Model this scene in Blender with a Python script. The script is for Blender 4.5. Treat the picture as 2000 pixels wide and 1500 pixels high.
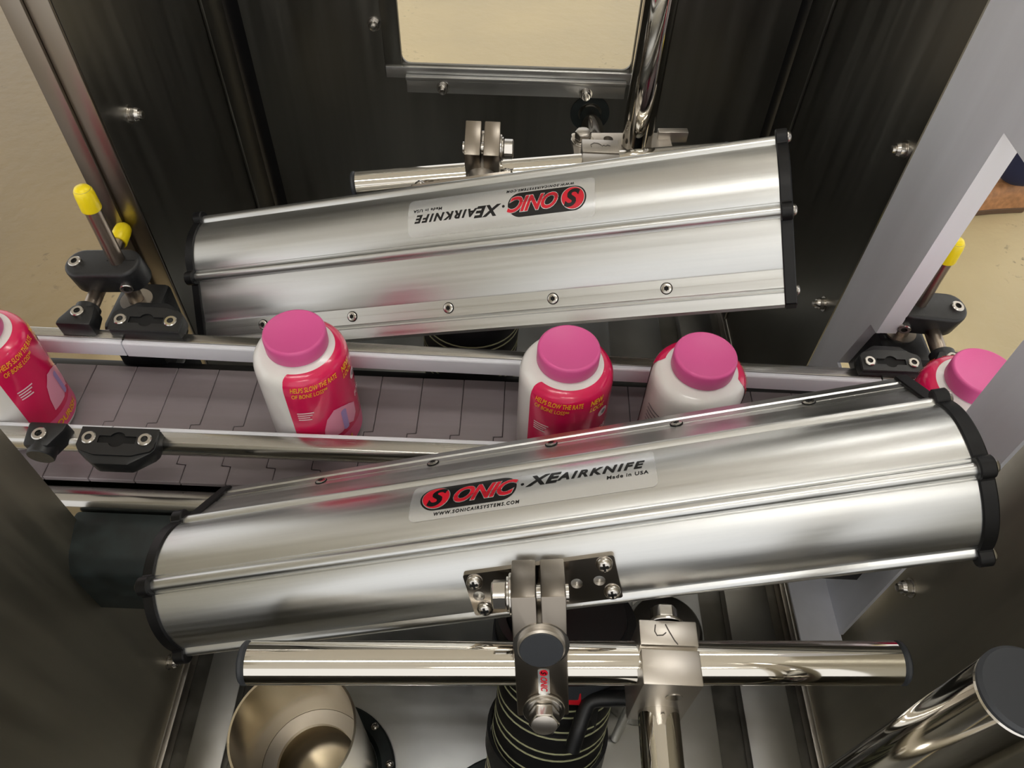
import bpy, bmesh, math, random
from mathutils import Matrix, Vector
PI = math.pi
rng = random.Random(7)
S = bpy.context.scene
for o in list(bpy.data.objects): bpy.data.objects.remove(o, do_unlink=True)
COL = S.collection

# ------------------------------------------------------------------ camera
cd = bpy.data.cameras.new('camera'); cam = bpy.data.objects.new('camera', cd); COL.objects.link(cam)
cd.sensor_width = 36.0; cd.lens = 36.0 * 1502 / 2000; cd.clip_start = 0.01; cd.clip_end = 60
pitch_down, roll = math.radians(50.89), math.radians(2.345)
cam.matrix_world = (Matrix.Translation((0, 0, 0.52)) @ Matrix.Rotation(PI/2 - pitch_down, 4, 'X')
                    @ Matrix.Rotation(roll, 4, 'Z'))
S.camera = cam
# ------------------------------------------------------------------ world, exposure
w = bpy.data.worlds.new('plant_air'); S.world = w; w.use_nodes = True
w.node_tree.nodes['Background'].inputs[0].default_value = (1.0, 0.985, 0.96, 1)
w.node_tree.nodes['Background'].inputs[1].default_value = 0.9
S.view_settings.view_transform = 'Standard'; S.view_settings.look = 'None'
S.view_settings.gamma = 1.0; S.view_settings.use_curve_mapping = False
S.view_settings.exposure = 0.35
LAMP = 14.0          # luminance of the fluorescent tubes
LAMPS = [(-0.35, -0.30), (0.75, 1.15), (0.4, 3.0), (2.4, 2.4), (2.6, 0.4), (0.3, -1.9)]
LAMP_Z = 2.3
CEIL_Z = 2.75

# ------------------------------------------------------------------ helpers
def lin(c):
    return tuple(((v/255)/12.92 if v/255 <= 0.04045 else ((v/255+0.055)/1.055)**2.4) for v in c)
MATS = {}
def mat(name, rgb, rough=0.4, metal=0.0, spec=0.5, emit=None, trans=0, alpha=1, noise=None, coat=0, bump=None):
    """noise = (object-space scale xyz, rough amplitude, value amplitude); bump = (scale xyz, distance)"""
    m = bpy.data.materials.new(name); m.use_nodes = True
    nt = m.node_tree; b = nt.nodes['Principled BSDF']
    c = lin(rgb)
    b.inputs['Base Color'].default_value = (*c, 1); b.inputs['Roughness'].default_value = rough
    b.inputs['Metallic'].default_value = metal; b.inputs['Specular IOR Level'].default_value = spec
    b.inputs['Coat Weight'].default_value = coat
    if alpha < 1: b.inputs['Alpha'].default_value = alpha
    if trans: b.inputs['Transmission Weight'].default_value = trans
    if emit: b.inputs['Emission Color'].default_value = (*emit[0], 1); b.inputs['Emission Strength'].default_value = emit[1]
    if noise or bump: tc = nt.nodes.new('ShaderNodeTexCoord')
    def nz(scale, detail=4):
        mp = nt.nodes.new('ShaderNodeMapping'); mp.inputs['Scale'].default_value = scale
        nt.links.new(tc.outputs['Object'], mp.inputs['Vector'])
        n = nt.nodes.new('ShaderNodeTexNoise'); n.inputs['Scale'].default_value = 1; n.inputs['Detail'].default_value = detail
        nt.links.new(mp.outputs['Vector'], n.inputs['Vector']); return n
    if noise:
        n = nz(noise[0])
        if noise[1]:
            r = nt.nodes.new('ShaderNodeMapRange'); r.inputs[1].default_value = .25; r.inputs[2].default_value = .75
            r.inputs['To Min'].default_value = max(.02, rough-noise[1]); r.inputs['To Max'].default_value = rough+noise[1]
            nt.links.new(n.outputs['Fac'], r.inputs['Value']); nt.links.new(r.outputs[0], b.inputs['Roughness'])
        if noise[2]:
            r = nt.nodes.new('ShaderNodeValToRGB')
            r.color_ramp.elements[0].position = .3; r.color_ramp.elements[1].position = .7
            r.color_ramp.elements[0].color = (*[max(0, v*(1-noise[2])) for v in c], 1)
            r.color_ramp.elements[1].color = (*[min(1, v*(1+noise[2])) for v in c], 1)
            nt.links.new(n.outputs['Fac'], r.inputs['Fac']); nt.links.new(r.outputs['Color'], b.inputs['Base Color'])
    if bump:
        n = nz(bump[0], 5); bp = nt.nodes.new('ShaderNodeBump'); bp.inputs['Distance'].default_value = bump[1]
        bp.inputs['Strength'].default_value = 1
        nt.links.new(n.outputs['Fac'], bp.inputs['Height']); nt.links.new(bp.outputs['Normal'], b.inputs['Normal'])
    MATS[name] = m; return m

def fr(o, x, y=None, z=None):
    """frame matrix from an origin and two of its axes"""
    if z is None: x = Vector(x).normalized(); y = Vector(y); y = (y-x*x.dot(y)).normalized(); z = x.cross(y)
    elif y is None: z = Vector(z).normalized(); x = Vector(x); x = (x-z*z.dot(x)).normalized(); y = z.cross(x)
    else: z = Vector(z).normalized(); y = Vector(y); y = (y-z*z.dot(y)).normalized(); x = y.cross(z)
    M = Matrix((x, y, z)).transposed().to_4x4(); M.translation = Vector(o); return M
def T(x, y, z): return Matrix.Translation((x, y, z))
def Rz(a): return Matrix.Rotation(a, 4, 'Z')
def along(p0, p1):
    d = Vector(p1)-Vector(p0); h = Vector((1, 0, 0)) if abs(d.normalized().x) < .9 else Vector((0, 1, 0))
    return fr(p0, h, None, d), d.length
def box(size, M=None, bev=0, seg=2):
    bm = bmesh.new(); bmesh.ops.create_cube(bm, size=1)
    bmesh.ops.scale(bm, vec=size, verts=bm.verts)
    if bev: bmesh.ops.bevel(bm, geom=bm.edges[:], offset=bev, segments=seg, affect='EDGES', profile=.5)
    if M: bm.transform(M)
    return bm
def bx(x0, x1, y0, y1, z0, z1, bev=0, M=None):
    return box((x1-x0, y1-y0, z1-z0), (M or Matrix())@T((x0+x1)/2, (y0+y1)/2, (z0+z1)/2), bev)
def lathe(prof, M=None, n=32, a0=0, a1=2*PI):
    bm = bmesh.new(); full = abs(a1-a0-2*PI) < 1e-6; k = n if full else n+1; rows = []
    for r, z in prof:
        if r < 1e-7: rows.append([bm.verts.new((0, 0, z))])
        else: rows.append([bm.verts.new((r*math.cos(a0+(a1-a0)*i/n), r*math.sin(a0+(a1-a0)*i/n), z)) for i in range(k)])
    for A, B in zip(rows, rows[1:]):
        for i in range(n):
            j = (i+1) % k
            q = [A[i % len(A)], A[j % len(A)], B[j % len(B)], B[i % len(B)]]
            f = []
            for v in q:
                if v not in f: f.append(v)
            if len(f) >= 3:
                try: bm.faces.new(f)
                except ValueError: pass
    bmesh.ops.recalc_face_normals(bm, faces=bm.faces)
    if M: bm.transform(M)
    return bm
def cyl(p0, p1, r, n=32, r2=None, ch=0):
    M, L = along(p0, p1); r2 = r if r2 is None else r2
    pr = [(0, 0), (r-ch, 0)]+([(r, ch), (r2, L-ch)] if ch else [(r2, L)])+([(r2-ch, L)] if ch else [])+[(0, L)]
    return lathe(pr, M, n)
def pipe(p0, p1, ro, ri, n=40):
    M, L = along(p0, p1)
    return lathe([(ri, 0), (ro, 0), (ro, L), (ri, L), (ri, 0)], M, n)
def prism(poly, d, M=None, bev=0, seg=2, holes=()):
    """polygon in xy extruded from z=0 to z=d, with optional holes"""
    bm = bmesh.new()
    if not holes:
        vs = [bm.verts.new((x, y, 0)) for x, y in poly]; f = bm.faces.new(vs)
        r = bmesh.ops.extrude_face_region(bm, geom=[f])
        bmesh.ops.translate(bm, verts=[v for v in r['geom'] if isinstance(v, bmesh.types.BMVert)], vec=(0, 0, d))
        bmesh.ops.recalc_face_normals(bm, faces=bm.faces)
        if bev:
            ed = [e for e in bm.edges if len(e.link_faces) == 2 and e.calc_face_angle(0) > .5]
            bmesh.ops.bevel(bm, geom=ed, offset=bev, segments=seg, affect='EDGES', profile=.5)
    else:
        for z in (0, d):
            es = []
            for lp in (poly, *holes):
                vs = [bm.verts.new((x, y, z)) for x, y in lp]
                es += [bm.edges.new((vs[i], vs[(i+1) % len(vs)])) for i in range(len(vs))]
            bmesh.ops.triangle_fill(bm, edges=es, use_beauty=True)
        for lp in (poly, *holes):
            n = len(lp)
            for i in range(n):
                a, b = lp[i], lp[(i+1) % n]
                bm.faces.new([bm.verts.new((a[0], a[1], 0)), bm.verts.new((b[0], b[1], 0)), bm.verts.new((b[0], b[1], d)), bm.verts.new((a[0], a[1], d))])
        bmesh.ops.remove_doubles(bm, verts=bm.verts, dist=1e-6)
        bmesh.ops.recalc_face_normals(bm, faces=bm.faces)
    if M: bm.transform(M)
    return bm
def circ(r, n=24, cx=0, cy=0, a0=0): return [(cx+r*math.cos(a0+2*PI*i/n), cy+r*math.sin(a0+2*PI*i/n)) for i in range(n)]
def rrect(x0, x1, y0, y1, r, n=5):
    p = []
    for cx, cy, a in ((x1-r, y1-r, 0), (x0+r, y1-r, PI/2), (x0+r, y0+r, PI), (x1-r, y0+r, 1.5*PI)):
        p += [(cx+r*math.cos(a+PI/2*i/n), cy+r*math.sin(a+PI/2*i/n)) for i in range(n+1)]
    return p
def sweep(path, r, n=16, caps=True, rads=None):
    bm = bmesh.new(); P = [Vector(p) for p in path]; N = len(P); rows = []; up = None
    for i in range(N):
        t = (P[min(i+1, N-1)]-P[max(i-1, 0)]).normalized()
        if up is None: up = (Vector((0, 0, 1)) if abs(t.z) < .9 else Vector((0, 1, 0)))
        up = (up-t*t.dot(up)).normalized(); s = t.cross(up); rr = rads[i] if rads else r
        rows.append([bm.verts.new(P[i]+up*rr*math.cos(2*PI*j/n)+s*rr*math.sin(2*PI*j/n)) for j in range(n)])
    for A, B in zip(rows, rows[1:]):
        for j in range(n): bm.faces.new([A[j], A[(j+1) % n], B[(j+1) % n], B[j]])
    if caps: bm.faces.new(rows[0][::-1]); bm.faces.new(rows[-1])
    bmesh.ops.recalc_face_normals(bm, faces=bm.faces)
    return bm
def spline(pts, k=12):
    P = [Vector(p) for p in pts]; P = [2*P[0]-P[1]]+P+[2*P[-1]-P[-2]]; out = []
    for i in range(1, len(P)-2):
        for j in range(k):
            t = j/k; a, b, c, d = P[i-1:i+3]
            out.append(.5*((2*b)+(c-a)*t+(2*a-5*b+4*c-d)*t*t+(-a+3*b-3*c+d)*t**3))
    return out+[P[-2]]
MW = {}
def wm(o): return MW[o.name] if o else Matrix()
def thing(name, label, cat, loc=(0, 0, 0), group=None, M=None):
    o = bpy.data.objects.new(name, None); COL.objects.link(o); o.empty_display_size = .02
    M = M or T(*loc); o.matrix_world = M; MW[o.name] = M
    o['label'] = label; o['category'] = cat
    if group: o['group'] = group
    return o
def tomesh(name, bms, m, angle=35):
    if not isinstance(bms, (list, tuple)): bms = [bms]
    me = bpy.data.meshes.new(name); B = bmesh.new(); tmp = bpy.data.meshes.new('tmp')
    for b in bms: b.to_mesh(tmp); B.from_mesh(tmp); b.free()
    B.to_mesh(me); B.free(); bpy.data.meshes.remove(tmp)
    me.materials.append(MATS[m] if isinstance(m, str) else m)
    me.polygons.foreach_set('use_smooth', [True]*len(me.polygons)); me.set_sharp_from_angle(angle=math.radians(angle))
    return me
def inst(name, me, F, parent=None, label=None):
    """an object with shared mesh data at world frame F"""
    o = bpy.data.objects.new(name, me); COL.objects.link(o); o.parent = parent
    o.matrix_basis = wm(parent).inverted()@F; MW[o.name] = F.copy()
    if label: o['label'] = label
    return o
def part(name, bms, m, parent=None, label=None, angle=35, F=None):
    """mesh given in world space (or in frame F), linked under its parent"""
    me = tomesh(name, bms, m, angle)
    if F is not None: return inst(name, me, F, parent, label)
    me.transform(wm(parent).inverted())
    o = bpy.data.objects.new(name, me); COL.objects.link(o); o.parent = parent; MW[o.name] = wm(parent).copy()
    if label: o['label'] = label
    return o
def solo(name, bms, m, label, cat, loc, group=None, angle=35):
    """a thing that is one mesh; world-space shape, origin moved to loc"""
    me = tomesh(name, bms, m, angle); me.transform(T(*loc).inverted())
    o = bpy.data.objects.new(name, me); COL.objects.link(o); o.location = loc; MW[o.name] = T(*loc)
    o['label'] = label; o['category'] = cat
    if group: o['group'] = group
    return o
def struct(name, bms, m, parent=None, label=None, M=None, angle=35):
    if M is not None:
        for b in (bms if isinstance(bms, (list, tuple)) else [bms]): b.transform(M)
    o = part(name, bms, m, parent, label, angle)
    if not parent: o['kind'] = 'structure'
    return o
def copytree(o, parent=None):
    c = o.copy(); COL.objects.link(c); c.parent = parent; MW[c.name] = wm(o).copy()
    for ch in o.children: copytree(ch, c)
    return c
def text_bm(body, size, shear=0, bold=0, spacing=1, ax='LEFT', sx=1):
    """flat filled lettering in the xy plane as a bmesh, baseline at y=0; returns bm, width"""
    cu = bpy.data.curves.new('lettering', 'FONT'); cu.body = body; cu.size = size; cu.shear = shear
    cu.offset = bold*size; cu.space_character = spacing; cu.align_x = ax; cu.resolution_u = 4
    o = bpy.data.objects.new('lettering', cu); COL.objects.link(o)
    dg = bpy.context.evaluated_depsgraph_get(); me = bpy.data.meshes.new_from_object(o.evaluated_get(dg))
    bm = bmesh.new(); bm.from_mesh(me)
    bpy.data.objects.remove(o, do_unlink=True); bpy.data.curves.remove(cu); bpy.data.meshes.remove(me)
    bmesh.ops.scale(bm, vec=(sx, 1, 1), verts=bm.verts)
    return bm
def flat(poly):
    bm = bmesh.new(); bm.faces.new([bm.verts.new((x, y, 0)) for x, y in poly]); bmesh.ops.triangulate(bm, faces=bm.faces[:]); return bm
def strips(bm, axis, step):
    """cut a flat shape into narrow strips so that it can be bent"""
    c = [v.co[axis] for v in bm.verts]; a = min(c)+step; no = [0, 0, 0]; no[axis] = 1
    while a < max(c):
        co = [0, 0, 0]; co[axis] = a
        bmesh.ops.bisect_plane(bm, geom=bm.verts[:]+bm.edges[:]+bm.faces[:], plane_co=co, plane_no=no); a += step
    return bm
def bend(bm, fn):
    for v in bm.verts: v.co = Vector(fn(v.co.x, v.co.y))
    return bm

# ------------------------------------------------------------------ materials
mat('alu', (214, 215, 214), .34, 1, noise=((3, 260, 260), .07, .05), bump=((4, 900, 900), .00002))
mat('alu_edge', (205, 205, 203), .3, 1)
mat('film', (226, 228, 230), .26, .75)
mat('chrome', (222, 218, 210), .07, 1, noise=((20, 20, 20), .03, 0))
mat('satin', (200, 194, 186), .38, 1)
mat('bolt_steel', (200, 196, 190), .22, 1)
mat('rail_steel', (190, 188, 184), .25, 1, noise=((4, 200, 200), .08, .08))
mat('wall_steel', (128, 126, 120), .36, 1, noise=((60, 60, 3), .08, .10))
mat('guard_steel', (234, 236, 244), .48, .2, noise=((40, 40, 3), .05, .04))
mat('tank_steel', (200, 200, 198), .40, 1, noise=((9, 9, 9), .10, .15))
mat('wet_steel', (216, 218, 218), .40, 1, noise=((14, 14, 14), .14, .06), bump=((16, 16, 16), .0007))
mat('rod_steel', (158, 146, 134), .3, 1)
mat('black_plastic', (26, 27, 29), .42, noise=((300, 300, 300), .08, .2))
mat('cap_plastic', (13, 13, 15), .45, spec=.35)
mat('polished', (172, 164, 154), .15, 1)
mat('block_steel', (150, 142, 132), .30, 1)
mat('pipe_steel', (204, 194, 174), .2, 1)
mat('panel_steel', (172, 167, 152), .5, 1, noise=((60, 60, 3), .08, .08))
mat('black_gloss', (14, 14, 16), .3)
mat('black_rubber', (34, 42, 42), .6, noise=((60, 60, 60), .1, .5))
mat('plug_plastic', (52, 55, 60), .5)
mat('dark_hole', (4, 4, 4), .8)
mat('white_plastic', (226, 228, 236), .35)
mat('chain_plastic', (133, 124, 128), .38, noise=((7, 60, 60), .06, .12))
mat('yellow_vinyl', (245, 220, 20), .3)
mat('bottle_white', (240, 238, 236), .22, coat=.3)
mat('cap_pink', (226, 92, 158), .42, bump=((1600, 1600, 1600), .00004))
mat('label_crimson', (224, 22, 88), .22, coat=.4)
mat('label_pink', (233, 92, 138), .25)
mat('label_pale', (240, 160, 186), .3)
mat('label_lilac', (176, 150, 205), .3)
mat('print_yellow', (248, 182, 32), .3)
mat('print_white', (246, 220, 226), .3)
mat('print_grey', (120, 120, 126), .4)
mat('print_black', (10, 10, 12), .3)
mat('print_red', (214, 26, 48), .3)
mat('mark_ink', (86, 82, 78), .6)
def speckled_floor():
    m = mat('concrete', (192, 176, 138), .34, noise=((1.1, 1.1, 1.1), .14, .20), bump=((22, 22, 22), .0022)); nt = m.node_tree; b = nt.nodes['Principled BSDF']
    tc = nt.nodes.new('ShaderNodeTexCoord'); n = nt.nodes.new('ShaderNodeTexNoise'); n.inputs['Scale'].default_value = 38; n.inputs['Detail'].default_value = 6
    n2 = nt.nodes.new('ShaderNodeTexNoise'); n2.inputs['Scale'].default_value = 2.2
    rp = nt.nodes.new('ShaderNodeMapRange'); rp.inputs[1].default_value = .60; rp.inputs[2].default_value = .70
    rp2 = nt.nodes.new('ShaderNodeMapRange'); rp2.inputs[1].default_value = .52; rp2.inputs[2].default_value = .68
    mu = nt.nodes.new('ShaderNodeMath'); mu.operation = 'MULTIPLY'; mx = nt.nodes.new('ShaderNodeMixRGB'); mx.inputs[2].default_value = (.09, .07, .05, 1)
    for q in (n, n2): nt.links.new(tc.outputs['Object'], q.inputs['Vector'])
    nt.links.new(n.outputs['Fac'], rp.inputs['Value']); nt.links.new(n2.outputs['Fac'], rp2.inputs['Value'])
    nt.links.new(rp.outputs[0], mu.inputs[0]); nt.links.new(rp2.outputs[0], mu.inputs[1]); nt.links.new(mu.outputs[0], mx.inputs[0])
    src = b.inputs['Base Color'].links[0].from_socket; nt.links.new(src, mx.inputs[1]); nt.links.new(mx.outputs[0], b.inputs['Base Color'])
    # same floor tinted darker and browner left of the machine: weaker light painted in
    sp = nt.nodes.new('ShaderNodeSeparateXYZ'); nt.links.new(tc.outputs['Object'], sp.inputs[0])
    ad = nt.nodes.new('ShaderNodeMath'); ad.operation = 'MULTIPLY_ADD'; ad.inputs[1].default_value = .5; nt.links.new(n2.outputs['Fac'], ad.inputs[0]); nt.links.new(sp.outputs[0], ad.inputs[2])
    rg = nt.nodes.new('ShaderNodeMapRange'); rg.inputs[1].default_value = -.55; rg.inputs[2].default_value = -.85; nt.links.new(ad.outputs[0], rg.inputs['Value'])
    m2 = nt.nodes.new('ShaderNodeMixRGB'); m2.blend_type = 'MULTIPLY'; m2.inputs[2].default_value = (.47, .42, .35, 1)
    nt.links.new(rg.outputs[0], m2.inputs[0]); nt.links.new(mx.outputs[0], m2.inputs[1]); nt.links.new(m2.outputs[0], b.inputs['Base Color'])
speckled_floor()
mat('ceiling_paint', (226, 223, 216), .8)
mat('lamp_housing', (220, 220, 216), .5)
mat('tube_light', (255, 255, 255), .5, emit=((1.0, .98, .95), LAMP))
mat('navy_cloth', (28, 34, 66), .85); mat('shirt_cloth', (70, 84, 110), .85); mat('skin', (196, 150, 122), .5)
mat('tan_leather', (168, 120, 80), .55, noise=((60, 60, 60), .1, .25)); mat('sole_rubber', (92, 70, 52), .7); mat('hair', (40, 30, 24), .7)
mat('hose_rubber', (22, 22, 24), .45); mat('hose_line', (196, 198, 160), .5); mat('red_plastic', (206, 24, 40), .4)

# ------------------------------------------------------------------ the room
FLOOR_Z = -1.0
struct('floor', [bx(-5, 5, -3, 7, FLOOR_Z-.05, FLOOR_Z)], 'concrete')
struct('ceiling', [bx(-5, 5, -3, 7, CEIL_Z, CEIL_Z+.05)], 'ceiling_paint')
LAMP_NAMES = ['almost straight over the near air knife', 'over the far air knife', 'over the aisle behind the machine', 'over the aisle behind the person',
              'over the right-hand outlet', 'behind the viewer']
for i, (x, y) in enumerate(LAMPS):
    t = thing('ceiling_light', 'twin-tube fluorescent ceiling light '+LAMP_NAMES[i], 'ceiling light', (x, y, LAMP_Z), 'fluorescent lights above')
    part('housing', [bx(x-.62, x+.62, y-.11, y+.11, LAMP_Z+.04, LAMP_Z+.09, .008)], 'lamp_housing', t)
    for s in (-1, 1):
        part('tube', [cyl((x-.6, y+s*.05, LAMP_Z), (x+.6, y+s*.05, LAMP_Z), .019, 12)], 'tube_light', t)
    for s in (-1, 1):
        part('hanger', [cyl((x+s*.4, y, LAMP_Z+.085), (x+s*.4, y, CEIL_Z+.003), .004, 8)], 'bolt_steel', t)

# ------------------------------------------------------------------ the steel enclosure (turned 0.9 degrees)
E = Rz(math.radians(0.9))
def Ex(*a, **k): return bx(*a, M=E, **k)
WX = .325; ZB = -.293; ZT = .62
nut_me = tomesh('nut', [lathe([(.0078, 0), (.0078, .0012), (0, .0012)], None, 20), prism(circ(.0062, 6), .005, T(0, 0, .001), .0005, 1),
                        lathe([(.0058, .006), (.0048, .0085), (.0032, .0085), (.0032, .0115), (0, .012)], None, 16)], 'bolt_steel', 30)
def nut(parent, p, n):
    return inst('nut', nut_me, E@fr(p, (0, 0, 1) if abs(n[2]) < .5 else (1, 0, 0), None, n), parent)
YB = .86
# rear wall with a window opening, its unseen head set low to darken reflections
wr = struct('wall_rear', [prism([(-.306, ZB), (.312, ZB), (.312, ZT), (-.306, ZT)], .003, E@fr((0, YB, 0), (1, 0, 0), None, (0, -1, 0))@Matrix.Identity(4),
            holes=[rrect(-.130, .137, .055, .26, .010)])], 'wall_steel')
struct('trim_1', [Ex(-.150, -.130, YB-.007, YB-.003, .041, .276, bev=.0008), Ex(.137, .153, YB-.007, YB-.003, .041, .276, bev=.0008), Ex(-.1299, .1369, YB-.007, YB-.003, .26, .276, bev=.0008)], 'wall_steel', wr)
struct('trim_2', [Ex(-.1495, .153, YB-.0085, YB-.0031, .0395, .0535, bev=.0008)], 'tank_steel', wr)
struct('trim_3', [Ex(-.126, .1335, YB-.016, YB-.009, .0405, .0455, bev=.0008), Ex(-.126, .1335, YB-.0115, YB-.009, .023, .0405, bev=.0008)], 'tank_steel', wr)
for x, z in ((-.158, .1004), (-.083, .031), (.087, .029)): nut(wr, (x, YB-(.003 if z > .05 else .0115), z), (0, -1, 0))
part('rod_hole', [pipe(E@Vector((.0955, YB-.0045, -.002)), E@Vector((.0955, YB-.003, -.002)), .024, .0145)], 'black_rubber', wr)
# side walls
def side(sx, tag):
    x = sx*WX
    def X(a, b, *r, **k): return Ex(min(a, b), max(a, b), *r, **k)
    w1 = struct('wall_%s_rear' % tag, [X(x, x+sx*.003, .5435, .852, ZB, ZT)], 'wall_steel')
    struct('corner_flange', [X(x-sx*.004, x-sx*.0002, .795, .851, ZB, ZT, bev=.001)], 'wall_steel', w1)
    struct('recess_backing', [X(sx*.306, sx*.36, .8645, .90, ZB, ZT)], 'black_gloss', w1)  # black backing added to give the open corner gap its darkness
    w2 = struct('wall_%s_front' % tag, [X(x, x+sx*.003, -.12, .286 if sx < 0 else .28, ZB, ZT)], 'panel_steel')
    return w1, w2
wl, wlf = side(-1, 'left'); wrr, wrf = side(1, 'right')
struct('edge_flange', [Ex(-.3435, -.3255, .5405, .5434, ZB, ZT, bev=.0008), Ex(-.3595, -.3437, .5375, .5434, ZB, ZT, bev=.0008)], 'block_steel', wl)
nut(wl, (-WX, .585, .149), (1, 0, 0)); nut(wlf, (-WX, .271, -.084), (1, 0, 0)); nut(wlf, (-WX, .262, -.255), (1, 0, 0))
nut(wrr, (WX, .5550, .158), (-1, 0, 0)); nut(wrr, (WX, .5655, -.031), (-1, 0, 0)); nut(wrf, (WX, .2625, -.043), (-1, 0, 0))
struct('wall_front', [Ex(-WX, WX, -.123, -.12, ZB, .1)], 'wall_steel')
# right-hand end guard with the outlet cut-out
Mg = E@fr((.315, 0, 0), (0, 1, 0), None, (-1, 0, 0))
def mir(p): return [(y, z) for y, z in p]
wg = struct('wall_right_guard', [prism([(.2695, -.16), (.33, -.16), (.33, -.034), (.476, -.034), (.476, ZB), (.5195, ZB), (.5195, ZT), (.2695, ZT)][::1], .003,
            E@fr((.312, 0, 0), (0, 1, 0), (0, 0, 1)), holes=[[(.318, -.02), (.318, .25), (.436, .25), (.447, .052), (.460, .049), (.476, -.02)]])], 'guard_steel')
struct('cutout_lip', [prism([(.4363, .2497), (.4473, .052), (.4495, .052), (.4388, .252)], .0135, E@fr((.3152, 0, 0), (0, 1, 0), (0, 0, 1))),
                      prism([(.4603, .049), (.4763, -.02), (.4785, -.02), (.4625, .051)], .0135, E@fr((.3152, 0, 0), (0, 1, 0), (0, 0, 1)))], 'guard_steel', wg)
struct('bottom_lip', [Ex(.2755, .3130, .2620, .325, -.163, -.160)], 'guard_steel', wg)
# tank bottom
struct('wall_left_lower', [Ex(-.328, -.325, .2865, .5400, ZB, -.168)], 'wall_steel')
struct('wall_right_lower', [Ex(.325, .328, .2805, .5400, ZB, -.170)], 'wall_steel')
fl = struct('tank_bottom', [Ex(-.36, .36, -.12, .92, -.335, -.312)], 'wall_steel')
struct('drain_pan', [Ex(-.247, .226, -.11, .86, -.3118, -.303, bev=.002)], 'wet_steel', fl)
struct('ledge', [Ex(-.297, -.262, -.11, .84, -.3118, ZB, bev=.001)], 'tank_steel', fl)
struct('ledge', [Ex(.254, .302, -.11, .84, -.3118, ZB, bev=.001)], 'tank_steel', fl)
struct('rim_strip', [Ex(-.3245, -.3185, -.11, .84, -.3118, ZB, bev=.001)], 'satin', fl)
struct('rim_strip', [Ex(.3185, .3245, -.11, .84, -.3118, ZB, bev=.001)], 'satin', fl)
struct('floor_seam', [Ex(.150, .2255, -.11, .84, -.3028, -.298, bev=.001)], 'tank_steel', fl)

# ------------------------------------------------------------------ air knives
R = .0445; LEN = .4955; TIP = .0892
BOSS = (48, 126, 204, 300)
def prof(h, wd, off=0, tipoff=0):
    pts = [(TIP+tipoff, -.0028-off), (TIP+tipoff, .0028+off)]
    if not off:   # lip, groove and step along the nozzle
        pts += [(TIP-.0075, .0062), (TIP-.0088, .0052), (TIP-.0100, .0052), (TIP-.0112, .0078), (TIP-.0235, .0125), (TIP-.0245, .0136)]
    a0, a1, n = 40, 360-40, 280
    for i in range(n+1):
        d = a0+(a1-a0)*i/n; r = R+off
        for b in BOSS:
            q = abs(d-b)/wd
            if q < 1: r += h*math.sqrt(1-q*q)
            elif not off and q < 1.5: r -= .0007*math.sin((q-1)*2*PI)**2
        pts.append((r*math.cos(math.radians(d)), r*math.sin(math.radians(d))))
    if not off: pts += [(TIP-.0235, -.0125), (TIP-.0112, -.0078)]
    return pts
YZ = Matrix(((0, 0, 1, 0), (1, 0, 0, 0), (0, 1, 0, 0), (0, 0, 0, 1)))     # profile (a,b) -> local (s,a,b)
def screw_me(name, r, m='bolt_steel'):
    b = [lathe([(r, 0), (r*.97, r*.25), (r*.8, r*.5), (r*.45, r*.66), (0, r*.7)], None, 20)]
    return b
pan_me = tomesh('pan_screw', screw_me('pan', .0042), 'bolt_steel', 40)
cross_me = tomesh('cross_recess', [box((.0042, .0011, .0012), T(0, 0, .0026)), box((.0011, .0042, .0012), T(0, 0, .0026))], 'dark_hole')
tor_me = tomesh('torx_screw', [lathe([(.0040, -.0005), (.0040, .0006), (.0034, .0009), (.0017, .0009), (.0017, -.0002), (0, -.0002)], None, 20)], 'bolt_steel', 30)
rec_me = tomesh('screw_recess', [lathe([(.0046, 0), (.0046, .0004), (0, .0004)], None, 20)], 'dark_hole')
star_me = tomesh('star_recess', [prism([((.0023 if i % 2 else .0012)*math.cos(i*PI/6), (.0023 if i % 2 else .0012)*math.sin(i*PI/6)) for i in range(12)], .0004, T(0, 0, .0007))], 'dark_hole')
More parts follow.
